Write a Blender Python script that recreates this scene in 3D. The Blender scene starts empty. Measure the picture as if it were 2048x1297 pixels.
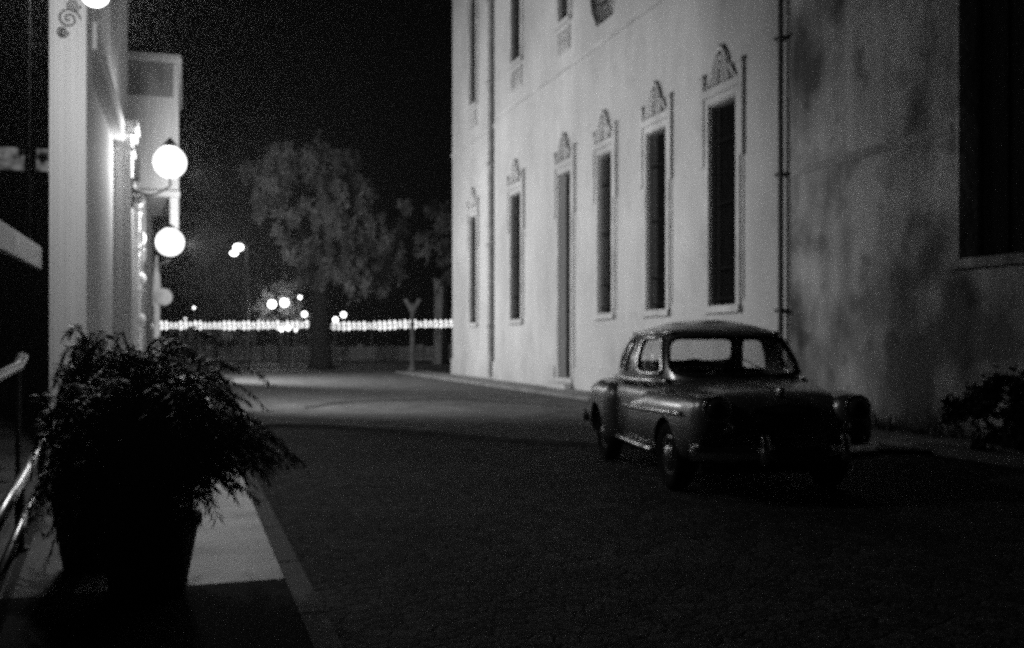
import bpy, bmesh, math, random
from mathutils import Vector, Matrix
random.seed(7)
S = bpy.context.scene
C = S.collection
R = math.radians

# ------------------------------------------------------------------ camera, world, exposure
EYE = 1.45
YAW = 18.06
cd = bpy.data.cameras.new('camera')
cam = bpy.data.objects.new('camera', cd)
C.objects.link(cam)
cam.location = (0, 0, EYE)
cam.rotation_euler = (R(90), 0, R(-YAW))
cd.sensor_width = 36.0
cd.lens = 35.16
cd.shift_y = 36.5 / 2048
cd.clip_start = 0.05
cd.clip_end = 2000
cd.dof.use_dof = True
cd.dof.focus_distance = 1.2
cd.dof.aperture_fstop = 6.8
S.camera = cam

w = bpy.data.worlds.new('World')
S.world = w
w.use_nodes = True
bg = w.node_tree.nodes['Background']
bg.inputs['Color'].default_value = (1, 1, 1, 1)
bg.inputs['Strength'].default_value = 0.0006
S.view_settings.view_transform = 'Standard'
S.view_settings.look = 'None'
S.view_settings.exposure = 0.0
S.view_settings.gamma = 1.0
S.render.engine = 'CYCLES'
S.cycles.use_denoising = False
S.cycles.use_adaptive_sampling = True
S.cycles.adaptive_threshold = 0.05
S.cycles.max_bounces = 6
S.cycles.volume_bounces = 0
S.cycles.sample_clamp_indirect = 3.0
S.cycles.sample_clamp_direct = 5.0
S.cycles.caustics_reflective = False
S.cycles.caustics_refractive = False

CT, ST = math.cos(R(YAW)), math.sin(R(YAW))
def at(px, py, zc):
    """world point that stands zc metres ahead of the lens on a sight line (used to survey real positions)"""
    X = (px - 1024) / 2000 * zc
    return Vector((X * CT + zc * ST, -X * ST + zc * CT, EYE + (685 - py) / 2000 * zc))
def along(px, D):
    """distance down the street of a sight line meeting a wall parallel to the street at x = D"""
    return D / math.tan(math.atan((px - 1024) / 2000) + R(YAW))

# ------------------------------------------------------------------ materials (the film is black and white: all greys)
def mat(name, base, rough=0.8, metal=0.0, var=0.25, scale=6.0, bump=0.0, bscale=40.0, spec=0.3, coat=0.0, coatr=.03, streak=0.0, base2=None, detail=6, stretch=None, lo=.3, hi=.7):
    m = bpy.data.materials.new(name)
    m.use_nodes = True
    nt = m.node_tree
    b = nt.nodes['Principled BSDF']
    b.inputs['Roughness'].default_value = rough
    b.inputs['Metallic'].default_value = metal
    b.inputs['Specular IOR Level'].default_value = spec
    b.inputs['Coat Weight'].default_value = coat
    b.inputs['Coat Roughness'].default_value = coatr
    tc = nt.nodes.new('ShaderNodeTexCoord')
    mp = nt.nodes.new('ShaderNodeMapping')
    nt.links.new(tc.outputs['Object'], mp.inputs['Vector'])
    if stretch: mp.inputs['Scale'].default_value = stretch
    n = nt.nodes.new('ShaderNodeTexNoise')
    n.inputs['Scale'].default_value = scale
    n.inputs['Detail'].default_value = detail
    nt.links.new(mp.outputs['Vector'], n.inputs['Vector'])
    cr = nt.nodes.new('ShaderNodeValToRGB')
    a = base * (1 - var) if base2 is None else base2
    c = base * (1 + var) if base2 is None else base
    cr.color_ramp.elements[0].position = lo
    cr.color_ramp.elements[1].position = hi
    cr.color_ramp.elements[0].color = (a, a, a, 1)
    cr.color_ramp.elements[1].color = (c, c, c, 1)
    nt.links.new(n.outputs['Fac'], cr.inputs['Fac'])
    col = cr.outputs['Color']
    if streak:                                                            # rain streaks, damp foot and worn patches of an old wall
        def ramp(src, p0, p1, c0, c1):
            r = nt.nodes.new('ShaderNodeValToRGB'); r.color_ramp.elements[0].position = p0; r.color_ramp.elements[1].position = p1
            r.color_ramp.elements[0].color = (c0, c0, c0, 1); r.color_ramp.elements[1].color = (c1, c1, c1, 1)
            nt.links.new(src, r.inputs['Fac']); return r.outputs['Color']
        def mul(x, y):
            k = nt.nodes.new('ShaderNodeMix'); k.data_type = 'RGBA'; k.blend_type = 'MULTIPLY'; k.inputs[0].default_value = 1
            nt.links.new(x, k.inputs[6]); nt.links.new(y, k.inputs[7]); return k.outputs[2]
        def noise(sc, det, vec):
            k = nt.nodes.new('ShaderNodeTexNoise'); k.inputs['Scale'].default_value = sc; k.inputs['Detail'].default_value = det
            nt.links.new(vec, k.inputs['Vector']); return k.outputs['Fac']
        m2 = nt.nodes.new('ShaderNodeMapping'); m2.inputs['Scale'].default_value = (1, 1, .18)
        nt.links.new(tc.outputs['Object'], m2.inputs['Vector'])
        col = mul(col, ramp(noise(2.6, 7, m2.outputs[0]), .3, .62, 1 - streak, 1))
        col = mul(col, ramp(noise(1.7, 10, tc.outputs['Object']), .34, .44, 1 - streak * .9, 1))
        sx = nt.nodes.new('ShaderNodeSeparateXYZ'); nt.links.new(tc.outputs['Object'], sx.inputs[0])
        ad = nt.nodes.new('ShaderNodeMath'); ad.operation = 'MULTIPLY_ADD'; ad.inputs[1].default_value = 2.2; nt.links.new(noise(1.3, 8, tc.outputs['Object']), ad.inputs[0]); nt.links.new(sx.outputs['Z'], ad.inputs[2])
        dv = nt.nodes.new('ShaderNodeMath'); dv.operation = 'DIVIDE'; dv.inputs[1].default_value = 4; nt.links.new(ad.outputs[0], dv.inputs[0])
        col = mul(col, ramp(dv.outputs[0], .28, .62, 1 - streak, 1))
    nt.links.new(col, b.inputs['Base Color'])
    if bump:
        n2 = nt.nodes.new('ShaderNodeTexNoise')
        n2.inputs['Scale'].default_value = bscale
        n2.inputs['Detail'].default_value = 4
        nt.links.new(tc.outputs['Object'], n2.inputs['Vector'])
        bp = nt.nodes.new('ShaderNodeBump')
        bp.inputs['Strength'].default_value = bump
        bp.inputs['Distance'].default_value = 0.03
        nt.links.new(n2.outputs['Fac'], bp.inputs['Height'])
        nt.links.new(bp.outputs['Normal'], b.inputs['Normal'])
    return m
def emat(name, strength, base=0.8):
    m = bpy.data.materials.new(name)
    m.use_nodes = True
    b = m.node_tree.nodes['Principled BSDF']
    b.inputs['Base Color'].default_value = (base, base, base, 1)
    b.inputs['Emission Color'].default_value = (1, 1, 1, 1)
    b.inputs['Emission Strength'].default_value = strength
    return m
def opal(name, strength):
    """milky glass that glows and lets half of the bulb's light out"""
    m = emat(name, strength, 0.0); nt = m.node_tree
    t = nt.nodes.new('ShaderNodeBsdfTransparent'); mx = nt.nodes.new('ShaderNodeMixShader'); mx.inputs[0].default_value = .5
    nt.links.new(t.outputs[0], mx.inputs[1]); nt.links.new(nt.nodes['Principled BSDF'].outputs[0], mx.inputs[2])
    nt.links.new(mx.outputs[0], nt.nodes['Material Output'].inputs['Surface'])
    return m
def glassmat(name, tint=0.85, rough=0.02, ior=1.5):
    m = bpy.data.materials.new(name)
    m.use_nodes = True
    nt = m.node_tree
    nt.nodes.remove(nt.nodes['Principled BSDF'])
    t = nt.nodes.new('ShaderNodeBsdfTransparent'); t.inputs['Color'].default_value = (tint, tint, tint, 1)
    g = nt.nodes.new('ShaderNodeBsdfGlossy'); g.inputs['Roughness'].default_value = rough
    lw = nt.nodes.new('ShaderNodeLayerWeight'); pw = nt.nodes.new('ShaderNodeMath'); pw.operation = 'POWER'; pw.inputs[1].default_value = 4
    nt.links.new(lw.outputs['Facing'], pw.inputs[0]); f = nt.nodes.new('ShaderNodeMath'); f.operation = 'MULTIPLY_ADD'; f.inputs[1].default_value = .6; f.inputs[2].default_value = .05; nt.links.new(pw.outputs[0], f.inputs[0])
    mx = nt.nodes.new('ShaderNodeMixShader')
    nt.links.new(f.outputs[0], mx.inputs[0]); nt.links.new(t.outputs[0], mx.inputs[1]); nt.links.new(g.outputs[0], mx.inputs[2])
    nt.links.new(mx.outputs[0], nt.nodes['Material Output'].inputs['Surface'])
    return m

M = {
 'road': mat('road_paving', .03, .85, var=.45, scale=1.1, bump=.9, bscale=9, detail=9),
 'crossroad': mat('dark_asphalt', .02, .8, var=.3, scale=2, bump=.3),
 'walk': mat('pale_concrete', .5, .7, var=.3, scale=2.2, bump=.25, bscale=30, detail=8),
 'walkshade': mat('painted_walk_shade', .014, .9, spec=.05, var=.5, scale=5, bump=.4),  # near-black tone stands in for shade on the near sidewalk
 'walk2': mat('grey_concrete', .12, .8, var=.35, scale=1.5, bump=.3),
 'slab': mat('worn_paving', .055, .9, var=.35, scale=1.6, bump=.35, bscale=25, detail=10, spec=.08),
 'channel': mat('damp_channel', .025, .9, var=.4, scale=3, bump=.3, spec=.08),
 'floorshade': mat('shaded_floor', .06, .7, var=.5, scale=3, bump=.2),  # darkened to paint in the shade left of the pots
 'kerb': mat('kerb_stone', .036, .8, var=.3, scale=5, bump=.3),
 'grass': mat('grass', .03, .9, var=.5, scale=20, bump=.5),
 'stucco': mat('stucco', .38, .9, base2=.27, scale=.5, bump=.15, bscale=14, detail=10, stretch=(1, 1, .6), streak=.1),
 'trim': mat('plaster_trim', .31, .9, var=.2, scale=1.2, bump=.2),
 'weathered': mat('weathered_stucco', .5, .92, base2=.11, scale=.7, bump=.5, bscale=9, detail=9, stretch=(1, 1, .7), lo=.40, hi=.62, streak=.45),
 'weatherband': mat('weathered_band', .28, .9, var=.2, scale=2, bump=.3),
 'leftwall': mat('left_plaster', .42, .85, var=.18, scale=1.2, bump=.15, stretch=(1, 1, .3)),
 'leftpil': mat('left_pilaster_plaster', .5, .8, var=.12, scale=1.5, stretch=(3, 3, .2)),
 'bars': mat('window_bars', .008, .9, var=.2, spec=.03),
 'iron': mat('black_iron', .015, .5, .3, var=.2),
 'darkwood': mat('dark_wood', .008, .8, var=.4, scale=8, spec=.05, stretch=(1, 1, .15)),
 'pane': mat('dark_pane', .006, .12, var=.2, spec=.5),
 'uppershade': mat('painted_upper_shade', .2, .9, var=.4, scale=1.5, stretch=(1, 1, .3)),  # shade painted on the top of the corner building
 'cornershade': mat('corner_shade_grey', .2, .8, var=.3, scale=3),  # grey of the added pipe that darkens the far corner
 'pipe': mat('drainpipe_paint', .05, .6, var=.3),
 'paint': mat('black_car_paint', .028, .42, var=.08, spec=1.0, coat=1.0, coatr=.2),
 'paintlow': mat('car_underside', .008, .8, var=.2),
 'chrometrim': mat('worn_chrome_trim', .9, .22, 1.0, var=.1, scale=20),
 'chrome': mat('chrome', .8, .06, 1.0, var=.05, scale=20),
 'tyre': mat('tyre_rubber', .006, .9, var=.3, spec=.05),
 'seat': mat('seat_leather', .02, .5, var=.2),
 'carglass': glassmat('car_glass', .82),
 'lens': mat('lamp_lens', .03, .05, .0, var=.15, scale=30, spec=.8),
 'plate': mat('plate_metal', .09, .5, var=.3, scale=14),
 'leaf': mat('tree_leaf', .065, .6, var=.85, scale=.55, spec=.2),
 'wallshrub': mat('wall_shrub_leaf', .012, .8, var=.6, scale=1.4, spec=.05),
 'leafdark': mat('shrub_leaf', .09, .6, var=.6, scale=1.4, spec=.2),
 'plantleaf': mat('plant_leaf', .02, .5, var=.5, scale=8, spec=.25),
 'bark': mat('bark', .01, .95, spec=.03, var=.4, scale=8, bump=.6),
 'pot': mat('dark_pot', .022, .7, var=.3, scale=8),
 'soil': mat('soil', .02, .95, var=.4, scale=20, bump=.5),
 'steel': mat('brushed_steel', .55, .3, .9, var=.15, scale=10),
 'lamppost': mat('lamp_post_paint', .03, .5, .2, var=.2),
 'postdark': mat('weathered_post', .055, .9, var=.4, scale=3, spec=.1),
 'postpale': mat('pale_post', .1, .8, var=.25, scale=4),
 'lowwall': mat('low_wall_plaster', .16, .9, var=.3, scale=1.5),
 'shutter': mat('dark_shutter', .005, .8, var=.4, spec=.03),
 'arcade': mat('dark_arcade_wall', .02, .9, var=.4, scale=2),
 'board': mat('pale_board', .4, .7, var=.2, scale=4),
}

def cobble(name, base):
    m = bpy.data.materials.new(name); m.use_nodes = True; nt = m.node_tree; b = nt.nodes['Principled BSDF']
    b.inputs['Roughness'].default_value = .85; b.inputs['Specular IOR Level'].default_value = .08
    tc = nt.nodes.new('ShaderNodeTexCoord')
    def N(t, **k):
        n = nt.nodes.new(t)
        for a, v in k.items(): n.inputs[a].default_value = v
        return n
    wob = N('ShaderNodeTexNoise', Scale=2.5, Detail=3.0); nt.links.new(tc.outputs['Object'], wob.inputs['Vector'])
    add = nt.nodes.new('ShaderNodeMix'); add.data_type = 'VECTOR'; add.inputs[0].default_value = .04
    nt.links.new(tc.outputs['Object'], add.inputs[4]); nt.links.new(wob.outputs['Color'], add.inputs[5])
    v1 = N('ShaderNodeTexVoronoi', Scale=8.5, Randomness=.75); nt.links.new(add.outputs[1], v1.inputs['Vector'])
    v2 = N('ShaderNodeTexVoronoi', Scale=8.5, Randomness=.75); v2.feature = 'DISTANCE_TO_EDGE'; nt.links.new(add.outputs[1], v2.inputs['Vector'])
    big = N('ShaderNodeTexNoise', Scale=.5, Detail=8.0, Roughness=.65); nt.links.new(tc.outputs['Object'], big.inputs['Vector'])
    fine = N('ShaderNodeTexNoise', Scale=34.0, Detail=4.0); nt.links.new(tc.outputs['Object'], fine.inputs['Vector'])
    def ramp(src, p0, p1, c0, c1):
        r = nt.nodes.new('ShaderNodeValToRGB'); r.color_ramp.elements[0].position = p0; r.color_ramp.elements[1].position = p1
        r.color_ramp.elements[0].color = (c0, c0, c0, 1); r.color_ramp.elements[1].color = (c1, c1, c1, 1)
        nt.links.new(src, r.inputs['Fac']); return r.outputs['Color']
    def mul(x, y):
        k = nt.nodes.new('ShaderNodeMix'); k.data_type = 'RGBA'; k.blend_type = 'MULTIPLY'; k.inputs[0].default_value = 1
        nt.links.new(x, k.inputs[6]); nt.links.new(y, k.inputs[7]); return k.outputs[2]
    sep = nt.nodes.new('ShaderNodeSeparateColor'); nt.links.new(v1.outputs['Color'], sep.inputs[0])
    c = mul(ramp(sep.outputs[0], 0, 1, base * .55, base * 1.6), ramp(v2.outputs['Distance'], .0, .09, .3, 1))
    c = mul(c, ramp(big.outputs['Fac'], .35, .65, .55, 1.25)); c = mul(c, ramp(fine.outputs['Fac'], .35, .65, .35, 1.5))
    nt.links.new(c, b.inputs['Base Color'])
    h = nt.nodes.new('ShaderNodeMath'); h.operation = 'MULTIPLY_ADD'; h.inputs[1].default_value = .25
    mn = nt.nodes.new('ShaderNodeMath'); mn.operation = 'MINIMUM'; mn.inputs[1].default_value = .12; nt.links.new(v2.outputs['Distance'], mn.inputs[0])
    nt.links.new(fine.outputs['Fac'], h.inputs[0]); nt.links.new(mn.outputs[0], h.inputs[2])
    bp = nt.nodes.new('ShaderNodeBump'); bp.inputs['Strength'].default_value = .9; bp.inputs['Distance'].default_value = .12
    nt.links.new(h.outputs[0], bp.inputs['Height']); nt.links.new(bp.outputs['Normal'], b.inputs['Normal'])
    return m
M['road'] = cobble('cobbled_road', .031)

# ------------------------------------------------------------------ mesh helpers
def bx(bm, x0, x1, y0, y1, z0, z1):
    v = [bm.verts.new(p) for p in ((x0,y0,z0),(x1,y0,z0),(x1,y1,z0),(x0,y1,z0),(x0,y0,z1),(x1,y0,z1),(x1,y1,z1),(x0,y1,z1))]
    for f in ((0,3,2,1),(4,5,6,7),(0,1,5,4),(1,2,6,5),(2,3,7,6),(3,0,4,7)):
        bm.faces.new([v[i] for i in f])
def loft(bm, rings, cap=True, closed=True):
    vs = [[bm.verts.new(p) for p in r] for r in rings]
    n = len(vs[0])
    for a, b in zip(vs, vs[1:]):
        for i in range(n if closed else n - 1):
            j = (i + 1) % n
            bm.faces.new((a[i], a[j], b[j], b[i]))
    if cap and closed:
        bm.faces.new(vs[0][::-1]); bm.faces.new(vs[-1])
def tube(bm, pts, r, n=8, closed=False):
    pts = [Vector(p) for p in pts]
    rings = []
    N = len(pts)
    prev = None
    for i, p in enumerate(pts):
        if closed: t = pts[(i + 1) % N] - pts[i - 1]
        else: t = pts[min(i + 1, N - 1)] - pts[max(i - 1, 0)]
        t.normalize()
        if prev is None:
            up = Vector((0, 0, 1)) if abs(t.z) < .9 else Vector((1, 0, 0))
            a = t.cross(up).normalized()
        else:
            a = (prev - t * prev.dot(t)).normalized()
        prev = a
        b = t.cross(a)
        rr = r[i] if isinstance(r, (list, tuple)) else r
        rings.append([p + (a * math.cos(2*math.pi*k/n) + b * math.sin(2*math.pi*k/n)) * rr for k in range(n)])
    if closed: rings.append(rings[0]); loft(bm, rings, cap=False)
    else: loft(bm, rings)
def lathe(bm, prof, cx=0, cy=0, n=20, axis='z', off=0):
    rings = []
    for r, h in prof:
        ring = []
        for k in range(n):
            a = 2 * math.pi * k / n
            if axis == 'z': ring.append((cx + r*math.cos(a), cy + r*math.sin(a), h))
            elif axis == 'x': ring.append((h, cx + r*math.cos(a), cy + r*math.sin(a)))
            else: ring.append((cx + r*math.cos(a), h, cy + r*math.sin(a)))
        rings.append(ring)
    loft(bm, rings)
def ball(bm, c, r, n=16, sx=1, sy=1, sz=1):
    m = Matrix.Translation(c) @ Matrix.Diagonal((sx, sy, sz, 1))
    bmesh.ops.create_uvsphere(bm, u_segments=n, v_segments=max(6, n*2//3), radius=r, matrix=m)
def obj(name, bm, m, parent=None, smooth=False, bevel=0):
    bmesh.ops.remove_doubles(bm, verts=bm.verts, dist=1e-5)
    bmesh.ops.recalc_face_normals(bm, faces=bm.faces)
    me = bpy.data.meshes.new(name)
    bm.to_mesh(me); bm.free()
    me.materials.append(M[m] if isinstance(m, str) else m)
    if smooth:
        for p in me.polygons: p.use_smooth = True
    o = bpy.data.objects.new(name, me)
    C.objects.link(o)
    if parent: o.parent = parent
    if bevel:
        b = o.modifiers.new('bevel', 'BEVEL'); b.width = bevel; b.segments = 2; b.limit_method = 'ANGLE'
    return o
def NB(): return bmesh.new()
def thing(name, label, cat, loc=(0,0,0), rz=0, group=None):
    o = bpy.data.objects.new(name, None)
    o.empty_display_size = .3
    C.objects.link(o)
    o.location = loc; o.rotation_euler = (0, 0, rz)
    o['label'] = label; o['category'] = cat
    if group: o['group'] = group
    return o
def tag(o, label, cat, group=None):
    o['label'] = label; o['category'] = cat
    if group: o['group'] = group
    return o
def struct(name, bm, m):
    o = obj(name, bm, m); o['kind'] = 'structure'; return o
def boxobj(name, m, parent, *args, bevel=0):
    bm = NB(); bx(bm, *args); return obj(name, bm, m, parent, bevel=bevel)

def holed_wall(bm, plane, D, a0, a1, z0, z1, holes, depth):
    """front face of a wall on x = D (plane 'x') or y = D with real openings and their reveals going back by depth"""
    A = sorted({a0, a1, *[h[0] for h in holes], *[h[1] for h in holes]})
    Zs = sorted({z0, z1, *[h[2] for h in holes], *[h[3] for h in holes]})
    P = (lambda a, z, d=0: (D + d, a, z)) if plane == 'x' else (lambda a, z, d=0: (a, D + d, z))
    q = lambda pts: bm.faces.new([bm.verts.new(p) for p in pts])
    for i in range(len(A) - 1):
        for j in range(len(Zs) - 1):
            ca, cz = (A[i] + A[i+1]) / 2, (Zs[j] + Zs[j+1]) / 2
            if any(h[0] < ca < h[1] and h[2] < cz < h[3] for h in holes): continue
            q([P(A[i], Zs[j]), P(A[i+1], Zs[j]), P(A[i+1], Zs[j+1]), P(A[i], Zs[j+1])])
    for h in holes:
        c = [(h[0], h[2]), (h[1], h[2]), (h[1], h[3]), (h[0], h[3])]
        for k in range(4):
            (p, r), (s, t) = c[k], c[(k+1) % 4]
            q([P(p, r), P(s, t), P(s, t, depth), P(p, r, depth)])
    # the returns, top and back
    q([P(a0, z0), P(a0, z1), P(a0, z1, depth), P(a0, z0, depth)])
    q([P(a1, z0), P(a1, z1), P(a1, z1, depth), P(a1, z0, depth)])
    q([P(a0, z1), P(a1, z1), P(a1, z1, depth), P(a0, z1, depth)])
    q([P(a0, z0, depth), P(a1, z0, depth), P(a1, z1, depth), P(a0, z1, depth)])

# ------------------------------------------------------------------ the setting
bm = NB(); n = 1
q = lambda bm, x0, x1, y0, y1, z: bm.faces.new([bm.verts.new(p) for p in ((x0,y0,z),(x1,y0,z),(x1,y1,z),(x0,y1,z))])
q(bm, -150, 150, -30, 260, -.004); struct('ground', bm, 'crossroad')
bm = NB(); q(bm, .65, 12, -12, 46.5, 0.0); struct('road', bm, 'road')
KX = .65
bm = NB(); y = 5.75
while y < 44:
    for xa, xb in ((-.56, .005), (.011, KX - .122)): bx(bm, xa, xb, y, min(y + 1.344, 44), -.1, .12 - .002 * ((y * 7) % 2))
    y += 1.35
struct('sidewalk', bm, 'walk')
bm = NB(); bx(bm, -7, -.563, 5.75, 44, -.1, .118); struct('arcade_floor', bm, 'floorshade')  # shade is put into this floor's dark colour
bm = NB(); bx(bm, -7, KX - .12, -12, 5.75, -.1, .12); struct('sidewalk_shade', bm, 'walkshade')  # shadow across the near sidewalk, painted as a dark slab
bm = NB()
y = -12.0
while y < 44:
    bx(bm, KX - .12, KX, y, min(y + 1.19, 44), -.1, .125); y += 1.2 + .012
struct('kerb', bm, 'kerb')
bm = NB(); bx(bm, 9.15, 10.6, -12, 45.2, -.1, .12); struct('facade_sidewalk', bm, 'walk2')
def ground_pt(px, py, z=0.0):
    p = at(px, py, (EYE - z) * 2000 / (py - 685)); return (p.x, p.y)
# paler paving beyond a low worn step, with a dark drain channel across it
edge = [(KX + .004, ground_pt(560, 851)[1])] + [ground_pt(x, y) for x, y in ((640, 855), (760, 862), (880, 871), (1000, 881), (1100, 888), (1200, 895))]
edge = [e for e in edge if e[0] > KX] + [(9.146, 10.6)]
def slab(bm, pts, z0, z1):
    lo = [bm.verts.new((x, y, z0)) for x, y in pts]; hi = [bm.verts.new((x, y, z1)) for x, y in pts]
    bm.faces.new(hi)
    for i in range(len(pts)):
        j = (i + 1) % len(pts); bm.faces.new((lo[i], lo[j], hi[j], hi[i]))
bm = NB(); slab(bm, edge + [(9.146, 46.45), (KX + .004, 46.45)], -.02, .055); struct('pale_paving', bm, 'slab')
ch = [ground_pt(x, y) for x, y in ((610, 822), (680, 811), (760, 806), (860, 804), (960, 806), (1060, 812), (1150, 822))]
bm = NB()
vs = [(bm.verts.new((x, y - .22 - .1 * math.sin(i * 1.3), .059)), bm.verts.new((x, y + .35 + .2 * math.sin(i * 2.1), .059))) for i, (x, y) in enumerate(ch)]
for a, b in zip(vs, vs[1:]): bm.faces.new((a[0], b[0], b[1], a[1]))
struct('drain_channel', bm, 'channel')
bm = NB(); bx(bm, -60, 60, 57, 140, -.1, .1); struct('park_lawn', bm, 'grass')

# ------------------------------------------------------------------ the pale building along the street
D = 10.5
zf = lambda ratio: EYE + 11.04 * ratio
YN, YF = along(1580, D), along(905, D + .3)            # near and far ends
YB = along(992, D)                                # the corner bay begins
WIN = [(941, 954), (1023, 1043), (1198, 1225), (1296, 1334), (1421, 1474)]
ZT, ZB = zf(.449), zf(.0695)
ZU0, ZU1 = zf(.852), zf(.852) + 4.3
bld = thing('stucco_building', 'tall pale stucco building with ornate barred windows along the lit side of the street', 'building', (D, (YN+YF)/2, 0))
ob = lambda o: (setattr(o, 'matrix_parent_inverse', o.parent.matrix_basis.inverted()), o)[1]
def P(name, bm, m, parent, smooth=False, bevel=0):
    o = obj(name, bm, m, parent, smooth, bevel)
    mw = parent.matrix_basis.copy()
    p = parent
    while p.parent: p = p.parent; mw = p.matrix_basis @ mw if False else mw
    # children are built in world space: undo the thing's own place once, at the first level
    if parent.type == 'EMPTY': o.matrix_parent_inverse = parent.matrix_basis.inverted()
    return o
holes = []
bays = []
for k, (a, b) in enumerate(WIN):
    y1, y0 = (along(a, D + .3), along(b, D + .3)) if k == 0 else (along(a, D), along(b, D))
    holes.append((y0, y1, ZB, ZT)); bays.append((y0, y1, k))
DOOR = (along(1143, D), along(1119, D))
DZ0, DZ1 = .42, zf(.447)
holes.append((DOOR[0], DOOR[1], DZ0, DZ1))
UP = [(along(b, D + (.3 if a < 990 else 0)), along(a, D + (.3 if a < 990 else 0))) for a, b in [(941, 953), (1024, 1042), (1119, 1138), (1199, 1224)]]
for u in UP: holes.append((u[0], u[1], ZU0, ZU1))
BX = D + .30
near_holes = [h for h in holes if h[1] < YB]
far_holes = [h for h in holes if h[1] >= YB]
bm = NB(); holed_wall(bm, 'x', D, YN, YB, 0, 17.5, near_holes, .42); P('wall', bm, 'stucco', bld)
bm = NB(); holed_wall(bm, 'x', BX, YB, YF, 0, 17.5, far_holes, .42); P('wall', bm, 'stucco', bld)
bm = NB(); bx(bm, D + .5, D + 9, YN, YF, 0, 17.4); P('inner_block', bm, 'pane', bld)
bm = NB(); bx(bm, D + .42, D + 9.1, YF, YF + .3, 0, 17.5); P('end_wall', bm, 'stucco', bld)
bm = NB()
zc = zf(.715)
for (x, y0, y1) in ((D, YN, YB), (BX, YB, YF)):
    bx(bm, x - .05, x - .003, y0, y1 + .02, zc, zc + .10)
P('string_course', bm, 'trim', bld)
bm = NB()
for (x, y0, y1) in ((D, YN, DOOR[0] - .3), (D, DOOR[1] + .3, YB), (BX, YB, YF)):
    bx(bm, x - .07, x - .003, y0, y1, 0, .75)
P('plinth', bm, 'stucco', bld)
def surround(bm, x, y0, y1, z0, z1):
    w = .17
    bx(bm, x-.05, x-.003, y0-w, y0-.02, z0-.02, z1+w); bx(bm, x-.05, x-.003, y1+.02, y1+w, z0-.02, z1+w)
    bx(bm, x-.05, x-.003, y0-.02, y1+.02, z1+.02, z1+w)
    for s, e in ((y0-w-.15, y0-w-.003), (y1+w+.003, y1+w+.15)):         # long ears beside the head
        bx(bm, x-.085, x-.003, s, e, z1-1.25, z1+.62)
        bx(bm, x-.11, x-.003, s-.02, e+.02, z1+.623, z1+.70)
        bx(bm, x-.03, x-.003, s+.04, e-.04, z0+.1, z1-1.253)
    bx(bm, x-.09, x-.003, y0-w, y1+w, z1+w+.003, z1+.34)               # frieze
    bx(bm, x-.10, x-.003, y0-.2, y1+.2, z0-.16, z0-.023)                # sill
def crest(bm, x, yc, z0, s=1.0):
    for k, (wd, ht, r) in enumerate(((.33, .72, .045), (.22, .55, .035), (.11, .40, .03))):
        pts = []
        for i in range(13):
            a = math.pi * i / 12
            pts.append((x - .08, yc + math.cos(a) * wd * s * (1 - .25 * math.sin(a)), z0 + math.sin(a) ** .8 * ht * s))
        tube(bm, pts, r * s, 6)
    for sd in (-1, 1):                                                   # side scrolls
        pts = [(x - .06, yc + sd * (.36 + .25 * t) * s, z0 + (.28 * (1 - t) ** 2 + .03) * s) for t in [i / 7 for i in range(8)]]
        tube(bm, pts, [.05 * s * (1 - .5 * i / 7) for i in range(8)], 6)
    ball(bm, (x - .07, yc, z0 + .74 * s), .07 * s, 8)
def window(y0, y1, z0, z1, x, crested=True, low_panel=True, label=None):
    bm = NB()
    bx(bm, x + .24, x + .29, y0, y1, z0, z1)                             # shutters, in the recess
    ym = (y0 + y1) / 2
    for (a, b) in ((y0 + .06, ym - .03), (ym + .03, y1 - .06)):
        z = z0 + .15
        while z < z1 - .2:
            bx(bm, x + .215, x + .238, a, b, z, z + .05); z += .085
    wd = P('window', bm, 'shutter', bld)
    bm = NB(); surround(bm, x, y0, y1, z0, z1); obj('surround', bm, 'trim', wd)
    if crested:
        bm = NB(); crest(bm, x, ym, z1 + .36); obj('crest', bm, 'trim', wd, smooth=True)
    bm = NB()
    n = 9
    for i in range(n):
        yy = y0 + .05 + (y1 - y0 - .1) * i / (n - 1)
        tube(bm, [(x + .06, yy, z0 + .02), (x + .06, yy, z1 - .05)], .011, 6)
    for zz in (z0 + .12, z0 + .75, (z0 + z1) / 2, z1 - .8):
        bx(bm, x + .045, x + .075, y0 + .01, y1 - .01, zz, zz + .035)
    obj('grille', bm, 'bars', wd, smooth=False)
    for o in wd.children: o.matrix_parent_inverse = wd.matrix_basis.inverted()
    return wd
for (y0, y1, k) in bays: window(y0, y1, ZB, ZT, BX if y1 >= YB else D)
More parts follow.
